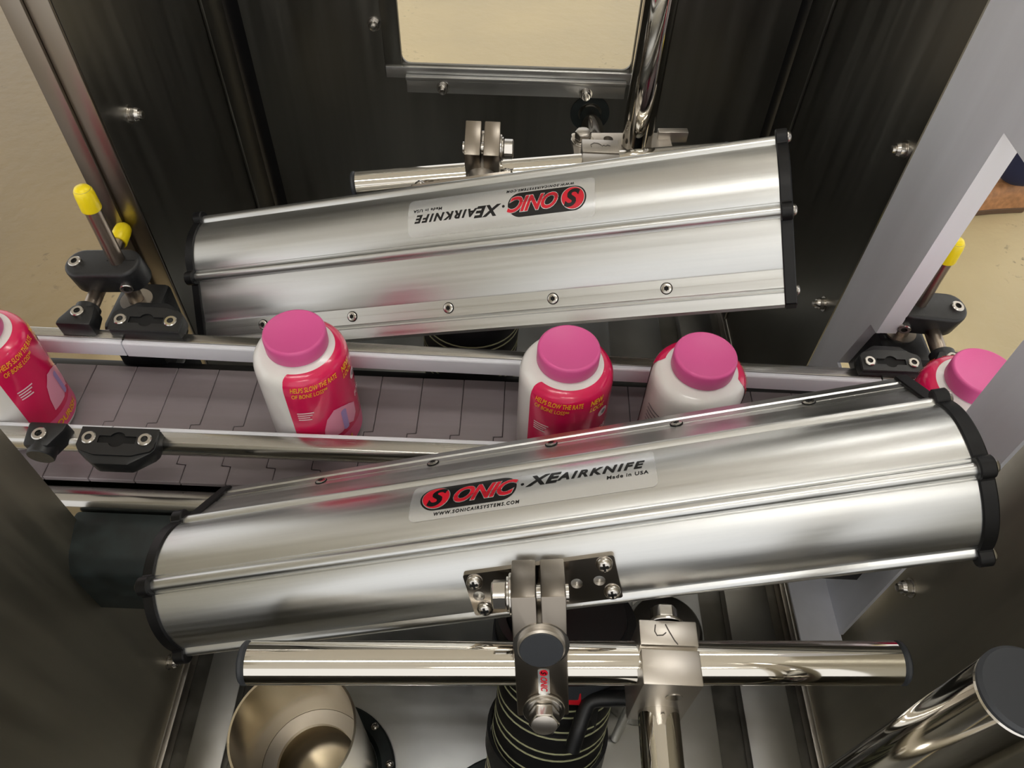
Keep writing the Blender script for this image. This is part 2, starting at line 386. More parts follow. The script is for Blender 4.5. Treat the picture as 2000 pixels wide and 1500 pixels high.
def make_knife(K, label):
    t = thing('air_knife', label, 'air knife', M=K, group='aluminium air knives')
    part('body', [prism(prof(.0040, 5.2), LEN, K@T(-LEN/2, 0, 0)@YZ)], 'alu', t, angle=25)
    for s in (-1, 1):
        cp = part('end_cap', [prism(prof(.0070, 8.0, .0016, .0008), .0085, K@T(s*LEN/2-(.0085 if s < 0 else 0), 0, 0)@YZ, .0008, 1)], 'cap_plastic', t, 'black plastic end cap', angle=30)
        for b in BOSS:
            r = R+.0022; a = math.radians(b)
            inst('cap_screw', pan_me, K@fr((s*(LEN/2+.0085), r*math.cos(a), r*math.sin(a)), (0, 1, 0), None, (s, 0, 0)), cp)
        inst('cap_screw', pan_me, K@fr((s*(LEN/2+.0085), TIP-.012, 0), (0, 1, 0), None, (s, 0, 0)), cp)
    # joint line and screws along the nozzle
    n = Vector((0, .37, .93)).normalized()
    part('joint_line', [box((LEN, .0005, .0006), K@fr((0, TIP-.0175, .01025), (1, 0, 0), None, n))], 'alu_edge', t)
    for i in range(-2, 3):
        F = K@fr((.0115+.088*i, TIP-.0175, .0103), (1, 0, 0), None, n)
        sc = inst('nozzle_screw', tor_me, F@T(0, 0, .0004), t); inst('screw_recess', rec_me, F, sc); inst('star_recess', star_me, F@T(0, 0, .0004), sc)
    # mounting plate on the back
    a = math.radians(165); n = Vector((0, math.cos(a), math.sin(a))); P = K@fr(n*(R+.0015), (1, 0, 0), None, n)
    pl = part('mounting_plate', [prism(rrect(-.0415, .0495, -.0190, .0125, .0015, 2), .005, P@T(0, 0, -.0045), .0006, 1,
              holes=[circ(.0036, 20, .0245, -.0045), circ(.0036, 20, .0380, -.0045), circ(.0036, 20, -.0355, -.0045)])], 'polished', t)
    part('weld_pad', [box((.085, .026, .003), P@T(.002, 0, -.0053))], 'dark_hole', pl)
    for x, y in ((-.0355, .0065), (.0430, .0070), (-.0340, -.0140), (.0440, -.0135)):
        F = P@T(x, y, .0005)
        sc = inst('plate_screw', pan_me, F@Matrix.Scale(1.2, 4), pl); inst('cross_recess', cross_me, F@Matrix.Scale(1.2, 4)@T(0, 0, .0001), sc)
    return t
def sticker(t, K, s0):
    """printed film bent round the body: u along the knife from the left edge of the pill, v towards the nozzle"""
    def on(off):
        return lambda u, v: (s0+u, (R+off)*math.cos(math.radians(84)-v/R), (R+off)*math.sin(math.radians(84)-v/R))
    def put(bm, off, name, m, par):
        bend(strips(bm, 1, .0011), on(off)); bm.transform(K); return part(name, [bm], m, par, angle=60)
    rot = lambda bm, sl: bmesh.ops.transform(bm, matrix=Matrix(((1, 0, 0, 0), (sl, 1, 0, 0), (0, 0, 1, 0), (0, 0, 0, 1))), verts=bm.verts) or bm
    st = put(flat(rrect(-.0065, .148, -.0165, .0165, .004)), .0002, 'sticker', 'film', t); st['label'] = 'clear printed sticker'
    put(flat(rrect(0, .0625, -.0102, .0102, .0101, 12)), .00042, 'logo_pill', 'print_black', st)
    def disc(r, cx): return flat(circ(r, 40, cx, 0))
    put(disc(.0093, .0104), .00055, 'disc_ring', 'film', st)
    put(disc(.0088, .0104), .00068, 'logo_disc', 'print_red', st)
    b = text_bm('S', .0190, .35, .035, sx=1.05); bmesh.ops.translate(b, vec=(.0042, -.0066, 0), verts=b.verts)
    put(b, .00080, 'letter_s', 'print_black', st)
    for off, m, bo, nm in ((.00055, 'film', .055, 'letter_outline'), (.00070, 'print_red', .028, 'lettering')):
        b = text_bm('ONIC', .0172, .42, bo, .93, sx=.93); bmesh.ops.translate(b, vec=(.0200, -.0062, 0), verts=b.verts)
        put(b, off, nm, m, st)
    for k in range(7):    # speed lines cut into the left edges of the letters
        b = flat([(.0195, -.0052+k*.0011), (.0575, -.0052+k*.0011), (.0575, -.0050+k*.0011), (.0195, -.0050+k*.0011)])
        if k < 4: put(b, .00082, 'speed_line', 'print_black', st)
    put(disc(.0011, .0662), .00042, 'trade_dot', 'print_black', st)
    bmv = lambda b, x, y: (bmesh.ops.translate(b, vec=(x, y, 0), verts=b.verts), b)[1]
    put(bmv(text_bm('WWW.SONICAIRSYSTEMS.COM', .0031, .2, .03, 1.3, sx=1.0), .0095, -.0140), .00042, 'web_address', 'print_black', st)
    put(bmv(text_bm('XE', .0125, .35, .04, 1.12, sx=1.12), .0695, -.0022), .00042, 'lettering', 'print_black', st)
    put(bmv(text_bm('AIRKNIFE', .0090, .35, .04, 1.28, sx=1.10), .0885, -.0012), .00042, 'lettering', 'print_black', st)
    put(bmv(text_bm('Made in USA', .0036, .12, .02, 1.15, sx=1.15), .1180, -.0066), .00042, 'lettering', 'print_black', st)
def kframe(c, yaw, tilt, phi, rev):
    ax = Vector((math.cos(tilt)*math.cos(yaw), math.cos(tilt)*math.sin(yaw), math.sin(tilt)))
    if rev: ax = -ax
    return fr(c, ax, (0, math.cos(phi), math.sin(phi)))
KF = kframe((.0202, .2244, .0988), .0562, .2716, -.1903, False)@Matrix.Scale(.94, 4)
KB = kframe((-.0402, .513, .089), -.1151, .2878, 3.5051, True)
kf = make_knife(KF, 'brushed aluminium air knife nearest the viewer, its nozzle pointing away towards the bottles')
sticker(kf, KF, -.0665)
kb = make_knife(KB, 'brushed aluminium air knife behind the bottles, its logo sticker upside down')
sticker(kb, KB, -.1095)

# ------------------------------------------------------------------ bars, clamps and posts that carry the knives
def hexbolt(parent, F, s=1.0, name='bolt', wash=2):
    """hex head with washers; F: base on the surface, z outwards"""
    bs = [prism(circ(.0093*s, 6), .0085*s, F@T(0, 0, .0034*s), .0007*s, 1)]
    b = part(name, bs, 'bolt_steel', parent, angle=30)
    part('washer', [lathe([(.0122*s, 0), (.0126*s, .0004), (.0126*s, .0013*s), (.0122*s, .0017*s), (.0, .0017*s)], F, 32),
                    lathe([(.0104*s, .0017*s), (.0106*s, .0030*s), (.0, .0034*s)], F, 32)], 'bolt_steel', b, angle=30)
    part('head_dome', [lathe([(.0076*s, .0119*s), (.0070*s, .0124*s), (0, .0125*s)], F, 28)], 'satin', b, angle=50)
    return b
def bar(p0, p1, r, label, name='support_bar', plugs=(1, 1)):
    t = thing(name, label, 'bar', tuple((Vector(p0)+Vector(p1))/2))
    d = (Vector(p1)-Vector(p0)).normalized()
    part('tube', [cyl(p0, p1, r, 48, ch=.0006)], 'chrome', t)
    for k, (p, s) in enumerate(((Vector(p0), -1), (Vector(p1), 1))):
        if plugs[k]: part('end_plug', [cyl(p+d*s*.0001, p+d*s*.0040, r*1.012, 48, ch=.0012)], 'plug_plastic', t, 'dark plastic end plug')
    return t
BR = .0127
bar((-.141, .1465, .0819), (.2223, .1580, .0912), BR*.94, 'polished steel bar lying across in front of the near air knife')
bar((-.1530, .5945, .0745), (.190, .6260, .1010), BR, 'polished steel bar behind the far air knife')
def cross_block(F, label, logo, bolt_side):
    """clamp block: local x along the bar, y up the face, z out of the face; origin on the bar axis"""
    t = thing('clamp_block', label, 'clamp', M=F, group='steel cross clamps')
    x0, x1, y0, y1, z0, z1 = -.0152, .0152, -.0250, .0640, -.0165, .0165
    part('block', [prism([(x0, y0), (x1, y0), (x1, y1), (.0013, y1), (.0013, .036), (-.0013, .036), (-.0013, y1), (x0, y1)], z1-z0, F@T(0, 0, z0), .0009, 2)], 'block_steel', t)
    part('stub_shaft', [cyl(F@Vector((.0005, .030, -.030)), F@Vector((.0005, .030, .0205)), .0127, 40, ch=.001)], 'satin', t)
    part('shaft_collar', [pipe(F@Vector((.0005, .030, .0163)), F@Vector((.0005, .030, .0170)), .0150, .0126)], 'bolt_steel', t)
    part('shaft_plug', [cyl(F@Vector((.0005, .030, .0203)), F@Vector((.0005, .030, .0212)), .0117, 40, ch=.0004)], 'plug_plastic', t, 'dark plastic plug')
    hexbolt(t, F@fr((.0005, -.0195, .0165), (1, 0, 0), None, (0, 0, 1)), 1.0)
    hexbolt(t, F@fr((x0, .0510, -.002), (0, 1, 0), None, (-1, 0, 0)), .95)
    part('bolt_shank', [cyl(F@Vector((x0+.002, .051, -.002)), F@Vector((x1+.002, .051, -.002)), .0048, 20)], 'bolt_steel', t)
    if logo:
        st = part('sticker', [prism(rrect(-.0033, .0033, -.0065, .0120, .0005, 2), .0003, F@T(.0012, -.0005, .0166))], 'film', t)
        G = F@T(.0012, .0092, .0170)@Rz(-PI/2)
        b = flat(circ(.0024, 28)); b.transform(G); part('logo_disc', [b], 'print_red', st)
        b = text_bm('S', .0044, .3, .03); bmesh.ops.translate(b, vec=(-.0014, -.0015, .0001), verts=b.verts); b.transform(G); part('letter_s', [b], 'print_black', st)
        b = text_bm('ONIC', .0052, .3, .03, sx=.82); bmesh.ops.translate(b, vec=(.0028, -.0018, 0), verts=b.verts); b.transform(G); part('lettering', [b], 'print_red', st)
    return t
nF = Vector((0, -.9, .436)).normalized()
cross_block(fr((.0230, .1517, .0860), (1, 0, 0), None, nF)@Rz(.085)@Matrix.Scale(.94, 4), 'tall split clamp block with a small logo strip on the near bar', True, -1)
nB = Vector((0, .9, .436)).normalized()
cross_block(fr((-.0340, .6055, .0838), (-1, 0, 0), None, nB), 'split clamp block on the far bar, standing clear of the far air knife', False, -1)
def bar_block(F, label, mark):
    """F: x along the bar, y away from the rod end, z up; origin on the bar axis"""
    t = thing('bar_clamp', label, 'clamp', M=F, group='square bar clamps')
    w, z1, z0 = .0172, .0165, -.052
    part('block', [prism([(-.019, z0), (.019, z0), (.019, z1), (.0038, z1), (.0038, -.004), (.0014, -.004), (.0014, z1), (-.019, z1)], 2*w,
         F@fr((-w, 0, 0), (0, 1, 0), (0, 0, 1)), .0009, 2)], 'satin', t)
    part('dowel_pin', [cyl(F@Vector((.004, -.0190, -.004)), F@Vector((.004, -.0195, -.004)), .0048, 20)], 'bolt_steel', t)
    hexbolt(t, F@fr((0, .019, .0085), (1, 0, 0), None, (0, 1, 0)), .9)
    G = F@T(0, 0, z1+.0001)
    part('pen_mark', [sweep([G@Vector((x, y, 0)) for x, y in pl], .00035, 6) for pl in mark], 'mark_ink', t, 'hand-drawn numeral')
    return t
FA = fr((.0926, .1544, .0881), (1, 0, 0), None, (0, 0, 1))@Matrix.Scale(.94, 4)
bar_block(FA, 'square bar clamp with a pen-marked 4 near the front rod', [[(-.0075, .0160), (-.0082, .0120), (-.0070, .0095), (-.0035, .0098), (-.0015, .0115)], [(-.0015, .0165), (.0005, .0120), (.0030, .0070), (.0048, .0045)]])
FB = fr((.073, .6150, .0915), (-1, 0, 0), None, (0, 0, 1))
bar_block(FB, 'square bar clamp with a pen mark near the rear wall rod', [[(.0085, -.0060), (.0090, -.0100), (.0060, -.0130), (.0020, -.0125), (-.0010, -.0095)], [(-.0015, -.0080), (-.0030, -.0100), (-.0050, -.0085), (-.0065, -.0105), (-.0090, -.0090)]])
bar((.0926, .1387, .0558), (.0926, -.115, .0558), BR*.94, 'polished steel rod running towards the viewer from the marked clamp', 'support_rod', (0, 0))
bar((.0815, .632, .0555), tuple(E@Vector((.0955, .853, -.002))), BR, 'short steel rod reaching out of the rear wall', 'support_rod', (0, 0))
# vertical posts
bar((.182, .0915, -.300), (.182, .0915, .2480), .0155, 'upright polished post with dark end plug, close to the viewer', 'upright_post', (0, 1))
bar((.1125, .6655, .0845), (.1125, .6655, .60), .0150, 'tall polished post standing on the drilled plate at the rear', 'upright_post', (0, 1))
Fp = fr((.098, .664, .0780), (1, .07, 0), None, (0, -.03, 1))
t = thing('link_plate', 'drilled flat steel plate under the rear upright post', 'plate', M=Fp)
part('plate', [prism(rrect(-.048, .050, -.0190, .0190, .003), .006, Fp, 0, holes=[circ(.0048, 20, -.012, .009), circ(.0048, 20, -.012, -.008)])], 'satin', t)
hexbolt(t, Fp@fr((-.038, .006, .006), (1, 0, 0), None, (0, 0, 1)), .9)
part('side_tab', [box((.03, .008, .012), Fp@T(.052, .012, .008), .001)], 'satin', t)

# ------------------------------------------------------------------ conveyor
CY0, CY1 = .3105, .4255; PITCH = .0357
t = thing('conveyor', 'table-top chain conveyor of grey plates carrying the bottles', 'conveyor', (0, .368, -.09))
k0, k1 = CY0+.030, CY0+.052; g = .00022
def chain_plate():
    x0, x1 = -PITCH/2+g, PITCH/2-g; tab = .0075
    p = [(x0, CY0), (x1, CY0), (x1, CY0+.016), (x1-tab, CY0+.0165), (x1-tab, CY0+.0275), (x1, CY0+.028), (x1, CY0+.044), (x1-tab, CY0+.0445), (x1-tab, CY0+.0555),
         (x1, CY0+.056), (x1, CY1), (x0, CY1), (x0, CY0+.0555), (x0-tab, CY0+.055), (x0-tab, CY0+.0452), (x0, CY0+.0447), (x0, CY0+.0275), (x0-tab, CY0+.0270), (x0-tab, CY0+.0172), (x0, CY0+.0167)]
    return prism(p, .0046, T(0, 0, -.0046), .0005, 1)
pm = tomesh('chain_plate', [chain_plate()], 'chain_plastic')
for i in range(-20, 21): inst('chain_plate', pm, T(-.3095+PITCH*(i+8), 0, rng.uniform(-.0002, 0)), t)
part('hinge_bed', [bx(-.95, .95, CY0+.012, CY1-.012, -.020, -.0052)], 'black_gloss', t)
part('side_frame', [prism([(.2905, -.045), (.2905, -.010), (.2935, -.0055), (.2985, -.0040), (.3070, -.0060), (.3070, -.045)], 1.9, T(-.95, 0, 0)@fr((0, 0, 0), (0, 1, 0), (0, 0, 1)), .001)], 'rail_steel', t)
part('side_frame', [prism([(.4290, -.045), (.4290, -.010), (.4400, -.010), (.4400, -.045)], 1.9, T(-.95, 0, 0)@fr((0, 0, 0), (0, 1, 0), (0, 0, 1)), .001)], 'black_gloss', t)
part('cross_bed', [bx(-.95, .95, .300, .436, -.100, -.046)], 'black_gloss', t)
for x in (-.80, .80):
    for y in (.31, .425): part('leg', [cyl((x, y, FLOOR_Z), (x, y, -.09), .022, 20)], 'rail_steel', t)
solo('bearing_block', [prism([(.2900, -.0960), (.2900, -.0140), (.2790, -.0110), (.2550, -.0200), (.2450, -.0320), (.2450, -.0960)], .088, fr((-.334, 0, 0), (0, 1, 0), (0, 0, 1)), .003, 2)], 'black_rubber',
     'dull black bearing block under the near conveyor edge', 'bearing block', (-.290, .267, -.096))
# guide rails
def rail(x0, x1, ya, yb, face, z, label, grp):
    """face +1: plastic faces +y (near rail); -1: plastic faces -y (far rail); ya, yb: y of the plastic face at both ends"""
    d = Vector((x1-x0, yb-ya, 0)); L = d.length
    F = fr((x0, ya, z), d, (0, 0, 1)) if face < 0 else fr((x0, ya, z), d, (0, 0, 1))
    # frame: x along, y up, z = along x up = -Y side
    s = -1 if face < 0 else 1           # metal lies at +Y for the far rail, -Y for the near one
    q = lambda P: [(a*s, b) for a, b in P]
    M = fr((x0, ya, z), tuple(Vector((0, 0, 1)).cross(d.normalized())*-1), (0, 0, 1))   # x -> -Y, y -> up, z -> along... 
    if M.to_3x3().col[2].dot(d) < 0: M = M@Matrix.Identity(4)
    t = thing('guide_rail', label, 'guide rail', ((x0+x1)/2, (ya+yb)/2, z), grp)
    sg = 1 if M.to_3x3().col[2].dot(d) > 0 else -1
    def ext(P, bev): return prism(q(P), L*sg, M, bev, 2)
    part('plastic_strip', [ext([(0, -.0080), (.0042, -.0080), (.0042, .0078), (.0010, .0078), (0, .0065)], .0005)], 'white_plastic', t, 'white plastic wear strip')
    part('metal_channel', [ext([(.0044, -.0078), (.0140, -.0078), (.0160, -.0062), (.0168, -.003), (.0168, .0022), (.0158, .0058), (.0138, .0078), (.0044, .0084)], .0008)], 'rail_steel', t)
    return t
ZR = .040
rail(-.3185, .2985, .4095, .4010, -1, ZR, 'long far guide rail running behind the bottles', 'guide rails')
rail(-.70, -.3195, .4115, .4098, -1, ZR, 'short far guide rail at the left inlet', 'guide rails')
rail(.2995, .70, .4008, .3985, -1, ZR, 'short far guide rail at the right outlet', 'guide rails')
rail(-.2990, .30, .3325, .3335, 1, .0345, 'long near guide rail in front of the bottles', 'guide rails')
rail(-.70, -.3000, .3315, .3325, 1, .0345, 'short near guide rail at the left inlet', 'guide rails')
socket_me = tomesh('socket_screw', [lathe([(.0052, 0), (.0052, .0030), (.0045, .0036), (.0026, .0036), (.0026, .0014), (0, .0014)], None, 24)], 'bolt_steel', 30)
hexr_me = tomesh('hex_recess', [prism(circ(.0026, 6), .0003, T(0, 0, .0014))], 'dark_hole')
def socket(parent, F):
    s = inst('socket_screw', socket_me, F, parent); inst('hex_recess', hexr_me, F, s); return s
def splice(F, label):
    """F: x along rail, y away from the belt, z up; origin on the rail's upper back edge"""
    t = thing('splice_clamp', label, 'clamp', M=F, group='black rail splice clamps')
    ka = math.asin(.0030/.0062); arc = lambda q0, q1: [(.0062*math.cos(q0+(q1-q0)*i/10), .0105+.0062*math.sin(q0+(q1-q0)*i/10)) for i in range(11)]
    key = [(.0138, .0075), (.0138, .0135)]+arc(ka, PI-ka)+[(-.0138, .0135), (-.0138, .0075)]+arc(PI+ka, 2*PI-ka)
    part('housing', [prism([(-.029, 0), (.029, 0), (.029, .0165), (.0265, .0200), (.0125, .0300), (-.0125, .0300), (-.0265, .0200), (-.029, .0165)], .014, F@T(0, 0, -.0150), .0022, 2),
                     prism([(-.0283, .0006), (.0283, .0006), (.0283, .0158), (.0262, .0192), (.0135, .0232), (-.0135, .0232), (-.0262, .0192), (-.0283, .0158)], .0020, F@T(0, 0, -.0012), 0, holes=[key[::1]]),
                     ], 'black_plastic', t)
    part('key_slot', [prism(key, .0003, F@T(0, 0, -.0011))], 'dark_hole', t)
    for s in (-1, 1): socket(t, F@T(s*.0205, .0100, -.0010))
    return t
UP = (0, 0, 1)
splice(fr((-.3000, .4155, .0570), (1, 0, 0), None, (0, -.16, 1)), 'black splice clamp with key slot on the far rail by the left wall')
splice(fr((.3050, .4060, .0560), (1, 0, 0), None, (0, -.16, 1))@Matrix.Scale(.86, 4), 'black splice clamp with key slot on the far rail by the right guard')
splice(fr((-.2870, .3245, .0510), (-1, 0, 0), None, (0, -.10, 1)), 'black splice clamp with key slot on the near rail')
def holder(F, label):
    t = thing('rod_holder', label, 'clamp', M=F, group='black rod holders')
    part('housing', [prism([(-.0160, 0), (.0125, 0), (.0122, .007), (.0105, .0200), (-.0075, .0200), (-.0150, .006)], .017, F@T(0, 0, -.0160), .002, 2),
                     cyl(F@Vector((0, .012, -.0085)), F@Vector((0, .0245, -.0085)), .0098, 28, ch=.0008)], 'black_plastic', t)
    socket(t, F@T(0, .0115, .0008)); return t
HL = fr((-.353, .4150, .062), (1, 0, 0), None, (0, -.1, 1)); holder(HL, 'black rod holder on the far rail left of the splice clamp')
HN = fr((-.341, .3245, .054), (-1, 0, 0), None, (0, -.1, 1)); holder(HN, 'black rod holder on the near rail at the left edge')
HR = fr((.352, .4050, .060), (1, 0, 0), None, (0, -.1, 1)); holder(HR, 'black rod holder on the far rail beyond the right guard')
def caprod(p0, p1, r, label, capped=True):
    d = (Vector(p1)-Vector(p0)).normalized(); p1 = Vector(p1)
    t = thing('guide_rod', label, 'rod', tuple(p0))
    part('rod', [cyl(p0, tuple(p1), r, 28, ch=.0006)], 'rod_steel', t)
    if capped:
        M, L = along(tuple(p1-d*.0190), tuple(p1+d*.0020)); q = r+.0012
        part('vinyl_cap', [lathe([(r, 0), (q, 0), (q+.0003, .0008), (q, L*.62), (q*.93, L*.82), (q*.72, L*.94), (q*.35, L*.99), (0, L)], M, 28)], 'yellow_vinyl', t, 'yellow vinyl cap', angle=50)
    return t
RR = .0062
caprod((-.353, .4350, .0535), (-.353, .5330, .0650), RR, 'short level guide rod with yellow cap at the left')
caprod((-.329, .468, -.02), (-.329, .468, .1560), RR, 'tall yellow-capped guide rod at the left')
caprod((.352, .4250, .0515), (.352, .5200, .0600), RR, 'level guide rod into the right rod holder')
caprod((.335, .466, -.02), (.335, .466, .1420), RR, 'yellow-capped guide rod behind the right guard')
def swivel(F, label, flip=1):
    """F: x along the clamp, z up"""
    t = thing('swivel_clamp', label, 'clamp', M=F, group='black swivel clamps')
    def stad(L, r, n=12): return [(L+r*math.cos(-PI/2+PI*i/n), r*math.sin(-PI/2+PI*i/n)) for i in range(n+1)]+[(-L+r*math.cos(PI/2+PI*i/n), r*math.sin(PI/2+PI*i/n)) for i in range(n+1)]
    part('housing', [prism(stad(.0175, .0145), .024, F@T(0, 0, -.012), .003, 3)], 'black_plastic', t)
    part('split_line', [bx(.004*flip-.012, .004*flip+.012, .0010, .0018, .0110, .01215, M=F@T(.012*flip, 0, 0))], 'dark_hole', t)
    socket(t, F@T(-.022*flip, -.0005, .0112)); socket(t, F@fr((.018*flip, -.0138, -.003), (1, 0, 0), None, (.25*flip, -1, 0)))
    return t
swivel(fr((-.3405, .468, .0720), (1, 0, 0), None, (-.08, -.16, 1)), 'black oval swivel clamp gripping the left guide rods')
swivel(fr((.3435, .466, .0640), (1, 0, 0), None, (.08, -.16, 1)), 'black oval swivel clamp beside the right guard', -1)
def bracket(x, sx, label):
    t = thing('post_bracket', label, 'bracket', (x, .468, -.03), 'black post brackets')
    part('arm', [bx(x-.020, x+.022, .436, .492, -.024, .038, .005), bx(x-.014, x+.030, .442, .476, -.100, -.020, .004)], 'black_plastic', t)
    part('washer', [lathe([(.0064, 0), (.0135, 0), (.0135, .0016), (.0064, .0016)], T(x, .468, .0382), 32)], 'satin', t)
    return t
bracket(-.329, -1, 'black post bracket below the left swivel clamp'); bracket(.335, 1, 'black post bracket below the right swivel clamp')

# ------------------------------------------------------------------ bottles
BP = [(0, 0), (.0305, 0), (.0335, .0012), (.0345, .0040), (.0345, .0830), (.0343, .0870), (.0335, .0910), (.0313, .0948), (.0275, .0972), (.0236, .0984), (.0213, .0992), (.0213, .1020)]
def br(z):
    for (r0, z0), (r1, z1) in zip(BP, BP[1:]):
        if z0 <= z <= z1 and z1 > z0: return r0+(r1-r0)*(z-z0)/(z1-z0)
    return .0213
bot_me = tomesh('bottle_body', [lathe(BP, None, 56)], 'bottle_white', 50)
cap_me = tomesh('cap', [lathe([(0, .1003), (.0222, .1003), (.0226, .1010), (.0226, .1118), (.0222, .1132), (.0212, .1141), (.0203, .1140), (.0198, .1137), (0, .1137)], None, 56)], 'cap_pink', 50)
def wrapped(bm, off, name, m):
    """u = arc length (to the right as seen from outside), v = height"""
    strips(bm, 0, .0020); strips(bm, 1, .0016)
    def f(u, v):
        a = -PI/2+u/.0345; r = br(v)+off; return (r*math.cos(a), r*math.sin(a), v)
    bend(bm, f); return tomesh(name, [bm], m, 60)
mv = lambda b, x, y: (bmesh.ops.translate(b, vec=(x, y, 0), verts=b.verts), b)[1]
def rot2(b, a): b.transform(Rz(a)); return b
HW = .0345*PI*.60
parts = []
parts.append(wrapped(flat(rrect(-.0400, .0720, .0190, .0976, .003)), .0005, 'front_label', 'label_crimson'))
sub = [wrapped(flat([(-.0392, .0055), (.0712, .0055), (.0712, .0200), (.004, .0215), (-.0392, .0190)]), .0006, 'label_band', 'label_pink'),
       wrapped(mv(rot2(text_bm('HELPS SLOW THE RATE', .0058, .22, .012, sx=.58), 0), -.0350, .0872), .0013, 'lettering', 'print_yellow'),
       wrapped(mv(text_bm('OF BONE LOSS**', .0058, .22, .012, sx=.58), -.0350, .0808), .0013, 'lettering', 'print_yellow'),
       wrapped(mv(text_bm('NEW', .0064, .25, .03, sx=.75), .0060, .0862), .0013, 'lettering', 'print_yellow'),
       wrapped(mv(text_bm('LOOK', .0064, .25, .03, sx=.7), .0058, .0796), .0013, 'lettering', 'print_yellow'),
       wrapped(mv(text_bm('NOURISH', .0078, .1, .03), -.0315, .0100), .0010, 'lettering', 'print_yellow'),
       wrapped(mv(text_bm('FOR', .0075, .1, .0, sx=.8), .0150, .0470), .0013, 'lettering', 'print_white'),
       wrapped(flat([(-.020, .026), (-.0185, .038), (-.0150, .049), (-.0085, .0560), (-.002, .0545), (.006, .0500), (.0125, .0440), (.0120, .032), (.0070, .026), (.001, .030), (-.006, .026)]), .0010, 'label_figure', 'label_pale'),
       wrapped(flat(rrect(-.0035, .0015, .0265, .0500, .002)), .0013, 'label_stripe', 'label_lilac'),
       wrapped(flat(circ(.0048, 20, .0200, .0700)), .0009, 'label_spot', 'print_white'), wrapped(flat(circ(.0022, 16, .0205, .0700)), .0012, 'label_spot', 'print_grey')]
for k in range(4): sub.append(wrapped(flat([(-.0345, .0620-k*.0025), (-.0345+(.012, .0105, .0085, .0095)[k], .0620-k*.0025), (-.0345+(.012, .0105, .0085, .0095)[k], .0632-k*.0025), (-.0345, .0632-k*.0025)]), .0010, 'small_print', 'print_white'))
back = []
for k in range(13):
    L = rng.uniform(.018, .033); y = .066-k*.0043
    back.append(wrapped(flat([(.090, y), (.090+L, y), (.090+L, y+.0014), (.090, y+.0014)]), .0003, 'small_print', 'print_grey'))
back.append(wrapped(flat([(.0800, .012), (.0870, .012), (.0870, .030), (.0800, .030)]), .0003, 'bar_code', 'print_black'))
def bottle(x, y, a, label, lean=(0, 0)):
    """a: direction of the middle of the front label, 0 = straight at the viewer, positive = turned to the viewer's right"""
    F = T(x, y, .0006)@Matrix.Rotation(lean[0], 4, 'Y')@Matrix.Rotation(lean[1], 4, 'X')@Rz(a)
    t = thing('supplement_bottle', label, 'bottle', M=F, group='pink-capped bottles on the conveyor')
    inst('bottle_body', bot_me, F, t); inst('cap', cap_me, F, t, 'pink screw cap')
    lb = inst('front_label', parts[0], F, t, 'crimson label')
    for m in sub: inst(m.name.split('.')[0], m, F, lb)
    for m in back: inst(m.name.split('.')[0], m, F, t)
    return t
bottle(.0395, .3655, .32, 'pink-capped bottle with readable crimson label in the middle of the conveyor')
bottle(-.1570, .3700, 1.0, 'pink-capped bottle with crimson label, second from the left')
bottle(.1365, .3640, 2.35, 'pink-capped bottle turned to show its white printed back')
bottle(-.3930, .3660, 1.85, 'pink-capped bottle cut off by the left edge of the picture')
bottle(.3330, .3590, 3.4, 'pink-capped bottle leaving through the right-hand outlet')

# ------------------------------------------------------------------ hoses and pipes in the tank
def hose(pts, r, turns, label, name='ribbed_hose'):
    P = spline(pts, 14); t = thing(name, label, 'hose', tuple(pts[0]))
    L = sum((b-a).length for a, b in zip(P, P[1:]))
    rad = []; Q = []; n = int(L/.0012); acc = [0]
    for a, b in zip(P, P[1:]): acc.append(acc[-1]+(b-a).length)
    def at(s):
        for i in range(len(acc)-1):
            if s <= acc[i+1]: return P[i].lerp(P[i+1], (s-acc[i])/(acc[i+1]-acc[i]))
        return P[-1]
    for i in range(n+1):
        s = L*i/n; Q.append(at(s)); ph = (s*turns/L) % 1; rad.append(r*(1+.030*math.sin(PI*ph)**.5))
    part('hose_wall', [sweep(Q, r, 40, True, rad)], 'hose_rubber', t, angle=60)
    # light helical-looking rings in pairs
    rings = []
    for k in range(turns):
        for e in (-.0030, .0030):
            s = min(L*.999, max(L*.001, L*k/turns+e)); c = at(s); d = (at(min(L, s+.001))-at(max(0, s-.001))).normalized()
            M = fr(c, (1, 0, 0) if abs(d.x) < .8 else (0, 1, 0), None, d)
            m = part('ring', [lathe([(r*1.008, -.0006), (r*1.030, -.0006), (r*1.030, .0006), (r*1.008, .0006)], M, 40)], 'hose_line', t)
    return t
hose([(.020, .110, -.302), (.0235, .120, -.24), (.031, .139, -.16), (.0375, .165, -.085), (.043, .200, -.02), (.045, .214, .012)], .0405, 18, 'black hose with pale double rings below the near air knife')
hose([(-.045, .47, -.302), (-.045, .480, -.20), (-.043, .497, -.08), (-.040, .505, .022)], .044, 14, 'black hose with pale rings under the far air knife')
t = thing('hose_clamp', 'black quick-release hose clamp with a red tab on the near hose', 'hose clamp', (.0385, .172, -.07))
Mh = fr((.0365, .161, -.094), (1, 0, 0), None, (.05, .33, .9))
part('band', [lathe([(.0428, -.010), (.0452, -.010), (.0452, .010), (.0428, .010), (.0428, -.010)], Mh, 48)], 'black_plastic', t)
part('lever', [sweep(spline([(.0840, .1600, .0030), (.0720, .1595, .0025), (.0600, .1580, .0010), (.0555, .1510, -.0045), (.0525, .1430, -.0100), (.0490, .1330, -.0200)], 6), .0052, 10)], 'black_plastic', t, angle=60)
part('buckle', [box((.034, .012, .012), fr((.070, .166, -.004), (1, 0, 0), None, nF), .002), box((.014, .040, .010), fr((.060, .160, -.026), (1, 0, 0), None, (.3, -.9, .3)), .002)], 'black_plastic', t)
